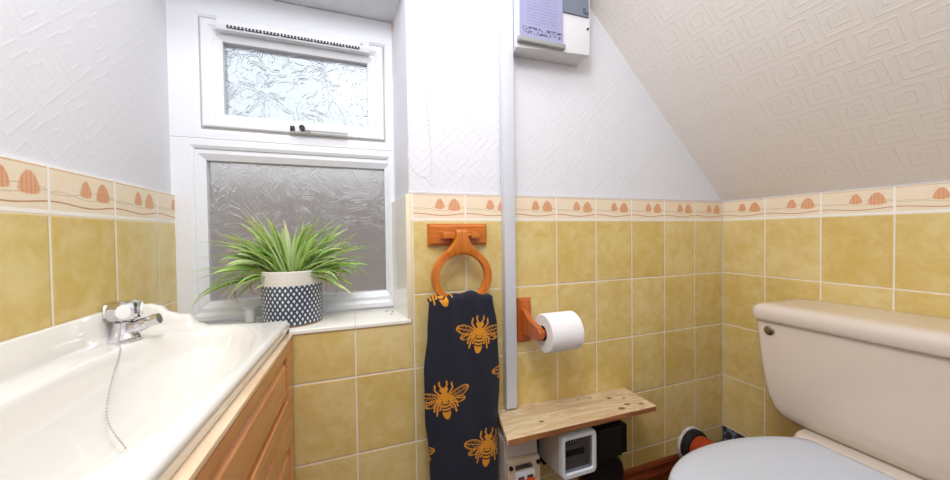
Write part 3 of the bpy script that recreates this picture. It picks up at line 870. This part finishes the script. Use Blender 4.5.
# basin as a height field with rim, bowl and stepped upstand
def basin():
    nx, ny = 84, 150
    x0, x1, y0, y1 = XL+.001, -1.4985, -.605, -.0045
    def interp(T, x):
        for (a, va_), (b_, vb) in zip(T, T[1:]):
            if a <= x <= b_: f = (x-a)/(b_-a); f = f*f*(3-2*f); return va_+(vb-va_)*f
        return T[0][1] if x < T[0][0] else T[-1][1]
    # upstand outline seen against the window wall
    prof = [(-1.782, .052), (-1.757, .051), (-1.742, .046), (-1.724, .032), (-1.706, .027), (-1.692, .026), (-1.672, .006), (-1.655, .0), (-1.4, .0)]
    def H(x, y):
        rim = -.2385+.011*max(0, min(1, (-1.56-x)/.18))
        # bowl
        cx, cy, ax, ay = -1.632, -.302, .104, .262
        e = (abs((x-cx)/ax)**2.4+abs((y-cy)/ay)**2.4)**(1/2.4)
        d = 0
        if e < 1.12:
            t_ = max(0, min(1, (1.12-e)/1.0)); s_ = t_*t_*(3-2*t_)
            d = .115*(1-(1-min(1, t_*1.25))**2.1)*min(1, (t_/.16))**1.0 if t_ > 0 else 0
            lip = max(0, min(1, t_/.14)); d *= lip*lip*(3-2*lip)
        z = rim-d
        # upstand along the window wall (stepped) and along the left wall
        dy = y1-y; k = max(0, min(1, (.030-dy)/.018)); k = k*k*(3-2*k)
        up = interp(prof, x)*k
        dx = x-x0; k2 = max(0, min(1, (.0085-dx)/.006)); k2 = k2*k2*(3-2*k2)
        up = max(up, .058*k2*max(0, min(1, (y-y0)/.03)))
        z += up
        # rounded outer edge
        r = .011
        for q in (x1-x, y-y0):
            if q < r: z -= r-math.sqrt(max(0, r*r-(r-q)**2))
        q = y1-y
        if q < .004: z -= .004-math.sqrt(max(0, .004**2-(.004-q)**2))
        return z
    # finer spacing at the front edge
    XS = [x0+(x1-x0)*i/nx for i in range(nx+1)]
    XS = sorted(set(XS[:-3]+[x1-.010, x1-.008, x1-.006, x1-.004, x1-.0025, x1-.0012, x1-.0004, x1, x1-.012]))
    YS = [y0+(y1-y0)*j/ny for j in range(ny+1)]
    YS = sorted(set([y0, y0+.001, y0+.0025, y0+.006]+YS[2:-2]+[y1-.006, y1-.003, y1-.0015, y1-.0006, y1]))
    verts, faces = [], []
    for y in YS:
        for x in XS:
            verts.append((x, y, H(x, y)))
    n1 = len(XS)
    for j in range(len(YS)-1):
        for i in range(n1-1): faces.append((j*n1+i, j*n1+i+1, (j+1)*n1+i+1, (j+1)*n1+i))
    # skirt going down on the four sides, closed underneath
    loop = [i for i in range(n1)]+[j*n1+n1-1 for j in range(1, len(YS))]+[(len(YS)-1)*n1+i for i in range(n1-2, -1, -1)]+[j*n1 for j in range(len(YS)-2, 0, -1)]
    base = len(verts)
    for q in loop:
        v = verts[q]; verts.append((v[0]-(.006 if v[0] > x1-.002 else 0), v[1], -.2715))
    L = len(loop)
    for k in range(L):
        a, c = loop[k], loop[(k+1) % L]; faces.append((c, a, base+k, base+(k+1) % L))
    off = Vector((-1.64, -.30, -.2715))
    fy = lambda x: max(0, min(1, (x+1.70)/.2))
    me = bpy.data.meshes.new('basin'); me.from_pydata([(v[0]+.034*v[1]*fy(v[0])-off.x, v[1]-off.y, v[2]-off.z) for v in verts], [], faces)
    for f in me.polygons: f.use_smooth = True
    return me, off
bs = thing('wash_basin', 'glossy cream ceramic basin with stepped upstand set on the pine cabinet', 'wash basin', (-1.64, -.30, -.2715))
me, off = basin(); me.materials.append(m_ceramic_basin)
bo = bpy.data.objects.new('bowl', me); COL.objects.link(bo); bo.parent = bs
MB().lathe([(0, -.001), (.019, -.001), (.021, -.003), (.021, -.006)], (-1.636, -.302, -.345), 'z', 24).build('waste', m_chrome, bs)

def tap(x, y, label, grp=None):
    t_ = thing('basin_tap', label, 'tap', (x, y, -.228))
    zb = -.2270
    b = MB(); b.lathe([(0, 0), (.0238, 0), (.0240, .004), (.0225, .009), (.0180, .013), (.0165, .028), (.0150, .034), (0, .034)], (x, y, zb), 'z', 32)
    body = b.build('body', m_chrome, t_, angle=50)
    b = MB(); b.tube(smooth_path([(x, y, zb+.020), (x+.018, y, zb+.024), (x+.032, y, zb+.030), (x+.044, y, zb+.034)], 4), [.013]*4+[.0115]*4+[.010]*4+[.009], 18)
    b.build('spout', m_chrome, t_)
    b = MB(); b.tube([(x+.042, y, zb+.0335), (x+.052, y, zb+.036)], [.0105, .0100], 18); b.build('aerator', m_chrome, t_)
    # faceted handle
    b = MB(); rings = []
    for r, h in ((.016, .036), (.0235, .041), (.0265, .050), (.0265, .062), (.0235, .070), (.015, .0735)):
        rings.append([(x+r*(1.0 if k % 2 == 0 else .86)*math.cos(PI/8*k+.2), y+r*(1.0 if k % 2 == 0 else .86)*math.sin(PI/8*k+.2), zb+h) for k in range(16)])
    b.loft(rings); hdl = b.build('handle', m_chrome, t_, smooth=False)
    # round facets facing outwards, their bright reflections painted white
    for k in range(4):
        a = -1.15+k*PI/2; d = Vector((math.cos(a), math.sin(a), 0)); c_ = Vector((x, y, zb+.056))+d*.0236
        u_ = Vector((-d.y, d.x, 0)); w_ = Vector((0, 0, 1))
        rr = [[c_+d*h+(u_*math.cos(2*PI*i/24)*.0105+w_*math.sin(2*PI*i/24)*.0125)*s_ for i in range(24)] for h, s_ in ((-.006, 1), (.001, 1), (.0022, .9), (.0026, .6))]
        MB().loft(rr).build('facet', m_facet_shine, hdl)
    return t_
tap(-1.7535, -.106, 'chrome pillar tap with faceted handle on the basin corner nearest the window')
tap(-1.7535, -.470, 'second chrome pillar tap, at the near end of the basin')
b = MB(); cpth = smooth_path([(-1.744, -.150, -.222), (-1.733, -.160, -.226), (-1.728, -.175, -.240), (-1.716, -.215, -.262), (-1.695, -.27, -.300), (-1.66, -.30, -.335)], 12)
acc = 0; last = cpth[0]
for p in cpth[1:]:
    acc += (p-last).length; last = p
    if acc > .0035: b.sphere(p, .0016, 6, 4); acc = 0
b.tube(cpth, .0006, 5)
tag(b.build('plug_chain', m_chrome), 'thin chrome bead chain hanging into the basin below the tap', 'plug chain')

# ------------------------------------------------------------------ pot plant and cup on the sill
px, py, pz = -1.505, .093, SILL
pp = thing('potted_spider_plant', 'spider plant in a navy lattice pot with a cream rim on the window sill', 'potted plant', (px, py, pz))
R_ = .0715
MB().lathe([(R_-.004, 0), (R_-.001, .001), (R_, .006), (R_, .098), (R_+.0005, .100)], (px, py, pz+.003), 'z', 64).build('pot', m_pot, pp)
b = MB(); b.lathe([(R_+.0005, .100), (R_+.001, .103), (R_+.001, .134), (R_-.002, .136), (R_-.006, .134), (R_-.006, .110), (R_-.006, .100)], (px, py, pz+.003), 'z', 64); b.build('pot_band', m_pot_band, pp)
MB().lathe([(0, .0), (R_-.003, .0), (R_-.001, .003), (R_-.003, .005), (0, .005)], (px, py, pz), 'z', 64).build('pot_foot', m_pot_foot, pp)
MB().lathe([(0, .120), (R_-.006, .118), (R_-.0065, .10)], (px, py, pz), 'z', 40).build('soil', m_soil, pp)

def leaves(specs, name):
    me = bpy.data.meshes.new(name); V, F, C = [], [], []
    for (az, el, L, wd, droop, col, tip, stripe, twist) in specs:
        d = Vector((math.cos(az), math.sin(az)*.55, 0)); n = 11
        p = Vector((px+d.x*random.uniform(.005, .05), py-.004+d.y*random.uniform(.0, .05), pz+.118))
        e = el; side_ = Vector((-d.y, d.x, 0)).normalized()
        st = len(V)
        for i in range(n+1):
            t_ = i/n
            w = wd*(.55+.9*t_*(1-t_)*2) if t_ < .6 else wd*(.55+.9*.6*.4*2)*(1-((t_-.6)/.4)**1.5)
            w = max(w, .0004)
            tang = Vector((d.x*math.cos(e), d.y*math.cos(e), math.sin(e)))
            nrm = side_.cross(tang)
            tw = twist*t_
            sv = side_*math.cos(tw)+nrm*math.sin(tw)
            for q, lift in ((-1, .35), (0, 0), (1, .35)):
                v = p+sv*(w*.5*q)+nrm*(-w*.5*lift if nrm.z < 0 else w*.5*lift)
                v.y = min(v.y, .150+random.uniform(0, .004))
                if v.z < SILL+.02: v.z = SILL+.02
                V.append(v); 
                c_ = [col[k]+(tip[k]-col[k])*max(0, (t_-.55)/.45)**1.5 for k in range(3)]
                if q == 0: c_ = [c_[k]+(stripe[k]-c_[k])*.65 for k in range(3)]
                C += c_+[1]
            p = p+tang*(L/n); e -= droop/n*(.4+1.3*t_)
        for i in range(n):
            for q in (0, 1): a = st+i*3+q; F.append((a, a+1, a+4, a+3))
    off = Vector((px, py, pz))
    me.from_pydata([tuple(v-off) for v in V], [], F)
    at_ = me.color_attributes.new('leafcol', 'FLOAT_COLOR', 'POINT'); at_.data.foreach_set('color', C)
    for f in me.polygons: f.use_smooth = True
    me.materials.append(m_leaf)
    o = bpy.data.objects.new(name, me); COL.objects.link(o); o.parent = pp
    s_ = o.modifiers.new('thick', 'SOLIDIFY'); s_.thickness = .0005
    return o
rl = random.Random(21)
S = lambda *c: srgb(*c)[:3]
specs = []
for i in range(150):
    left = rl.random() < .56
    az = (PI+rl.uniform(-1.25, 1.0)) if left else rl.uniform(-1.3, .9)
    el = rl.uniform(.35, 1.57) if rl.random() < .8 else rl.uniform(-.1, .5)
    L = rl.uniform(.11, .205) if el < 1.0 else rl.uniform(.09, .185)
    g = rl.random()
    col = [S(202, 238, 132), S(214, 242, 158), S(174, 218, 104), S(230, 246, 188)][int(g*4)]
    tip = S(224, 196, 140) if rl.random() < .35 else col
    specs.append((az, el, L, rl.uniform(.009, .0175), rl.uniform(.3, 1.5), col, tip, S(222, 236, 178), rl.uniform(-.9, .9)))
for i in range(70):
    az = rl.choice((0, PI))+rl.uniform(-1.2, 1.2); g = rl.random()
    specs.append((az, rl.uniform(.95, 1.6), rl.uniform(.11, .19), rl.uniform(.010, .016), rl.uniform(.1, 1.3), [S(208, 240, 136), S(228, 246, 178), S(182, 222, 108)][int(g*3)], S(206, 214, 140), S(228, 240, 190), rl.uniform(-1, 1)))
# the long arching leaves at the sides
for az, el, L, dr in ((PI-.1, .62, .225, 1.0), (PI+.15, .35, .220, 1.0), (PI-.25, .30, .215, 1.5), (PI+.05, .95, .215, 1.2), (PI+.3, .1, .20, 1.1), (PI, .15, .215, 1.5), (PI+.4, .7, .2, 2.4), (PI+.5, .6, .18, 3.0),
                      (.1, .55, .19, .9), (-.1, .75, .20, .9), (.05, .45, .20, 1.6), (.2, .95, .20, 1.9), (-.3, .3, .16, 1.6), (PI-.5, 1.15, .20, .5), (PI+1.0, 1.3, .18, .3)):
    specs.append((az, el, L*.93, .0125, dr, S(196, 234, 126), S(226, 228, 156), S(210, 230, 160), rl.uniform(-.3, .3)))
leaves(specs, 'foliage')
specs = []
for i in range(20):
    left = rl.random() < .5
    az = (PI+rl.uniform(-.9, .9)) if left else rl.uniform(-.9, .5)
    specs.append((az, rl.uniform(.2, .9), rl.uniform(.08, .15), rl.uniform(.004, .007), rl.uniform(2.0, 4.0), S(230, 196, 146), S(206, 156, 108), S(236, 212, 172), rl.uniform(-1, 1)))
o = leaves(specs, 'dry_leaves'); o['label'] = 'tan dried leaves'

cx_, cy_ = -1.612, .128
cpb = MB(); cpb.lathe([(0, .0005), (.010, .0005), (.0115, .002), (.0150, .036), (.0195, .040), (.0200, .042), (.0185, .0425), (.0138, .038), (.0105, .004), (0, .003)], (cx_, cy_, SILL), 'z', 32)
M = Mat('translucent_white_plastic', srgb(248, 248, 248), .3); M.set('Transmission Weight', .2)
tag(cpb.build('small_cup', M.m), 'small translucent white cup with flared rim on the sill left of the pot', 'cup')

# ------------------------------------------------------------------ camera
cam = bpy.data.cameras.new('camera'); co = bpy.data.objects.new('camera', cam); COL.objects.link(co)
co.location = (-1.3503, -.9139, -.0384); co.rotation_euler = (1.5525, .0132, -.3442)
cam.sensor_width = 36; cam.sensor_fit = 'HORIZONTAL'; cam.lens = 338.44/950*36; cam.clip_start = .01
sc.camera = co

# ------------------------------------------------------------------ light
w = bpy.data.worlds.new('sky'); sc.world = w; w.use_nodes = True
bg = w.node_tree.nodes['Background']; bg.inputs[0].default_value = (.86, .93, 1, 1); bg.inputs[1].default_value = 1.15
def area(name, loc, rot, sx, sy, power, col=(1,1,1)):
    l = bpy.data.lights.new(name, 'AREA'); l.shape = 'RECTANGLE'; l.size = sx; l.size_y = sy; l.energy = power; l.color = col
    o = bpy.data.objects.new(name, l); COL.objects.link(o); o.location = loc; o.rotation_euler = rot; return o
area('ceiling_lamp', (-1.50, -.75, 1.34), (0, 0, 0), .4, .4, 6, (.96, .98, 1))
l = bpy.data.lights.new('fill_point', 'POINT'); l.energy = 19; l.shadow_soft_size = .13; l.color = (.93, .962, 1)  # unseen fill light, added to brighten the sloping ceiling and walls
o = bpy.data.objects.new('fill_point', l); COL.objects.link(o); o.location = (-1.32, -.80, .80)
struct(MB().box(XL-.15, XR+.15, YB-.1, YB, ZF, ZC+.1).build('wall_front', m_paper_back, smooth=False), 'white papered wall behind the camera', 'wall')

vs = sc.view_settings; vs.view_transform = 'Standard'; vs.look = 'None'; vs.exposure = 0; vs.gamma = 1
vs.use_curve_mapping = False
sc.cycles.use_denoising = True
sc.cycles.caustics_refractive = True
sc.cycles.max_bounces = 12; sc.cycles.sample_clamp_indirect = 4
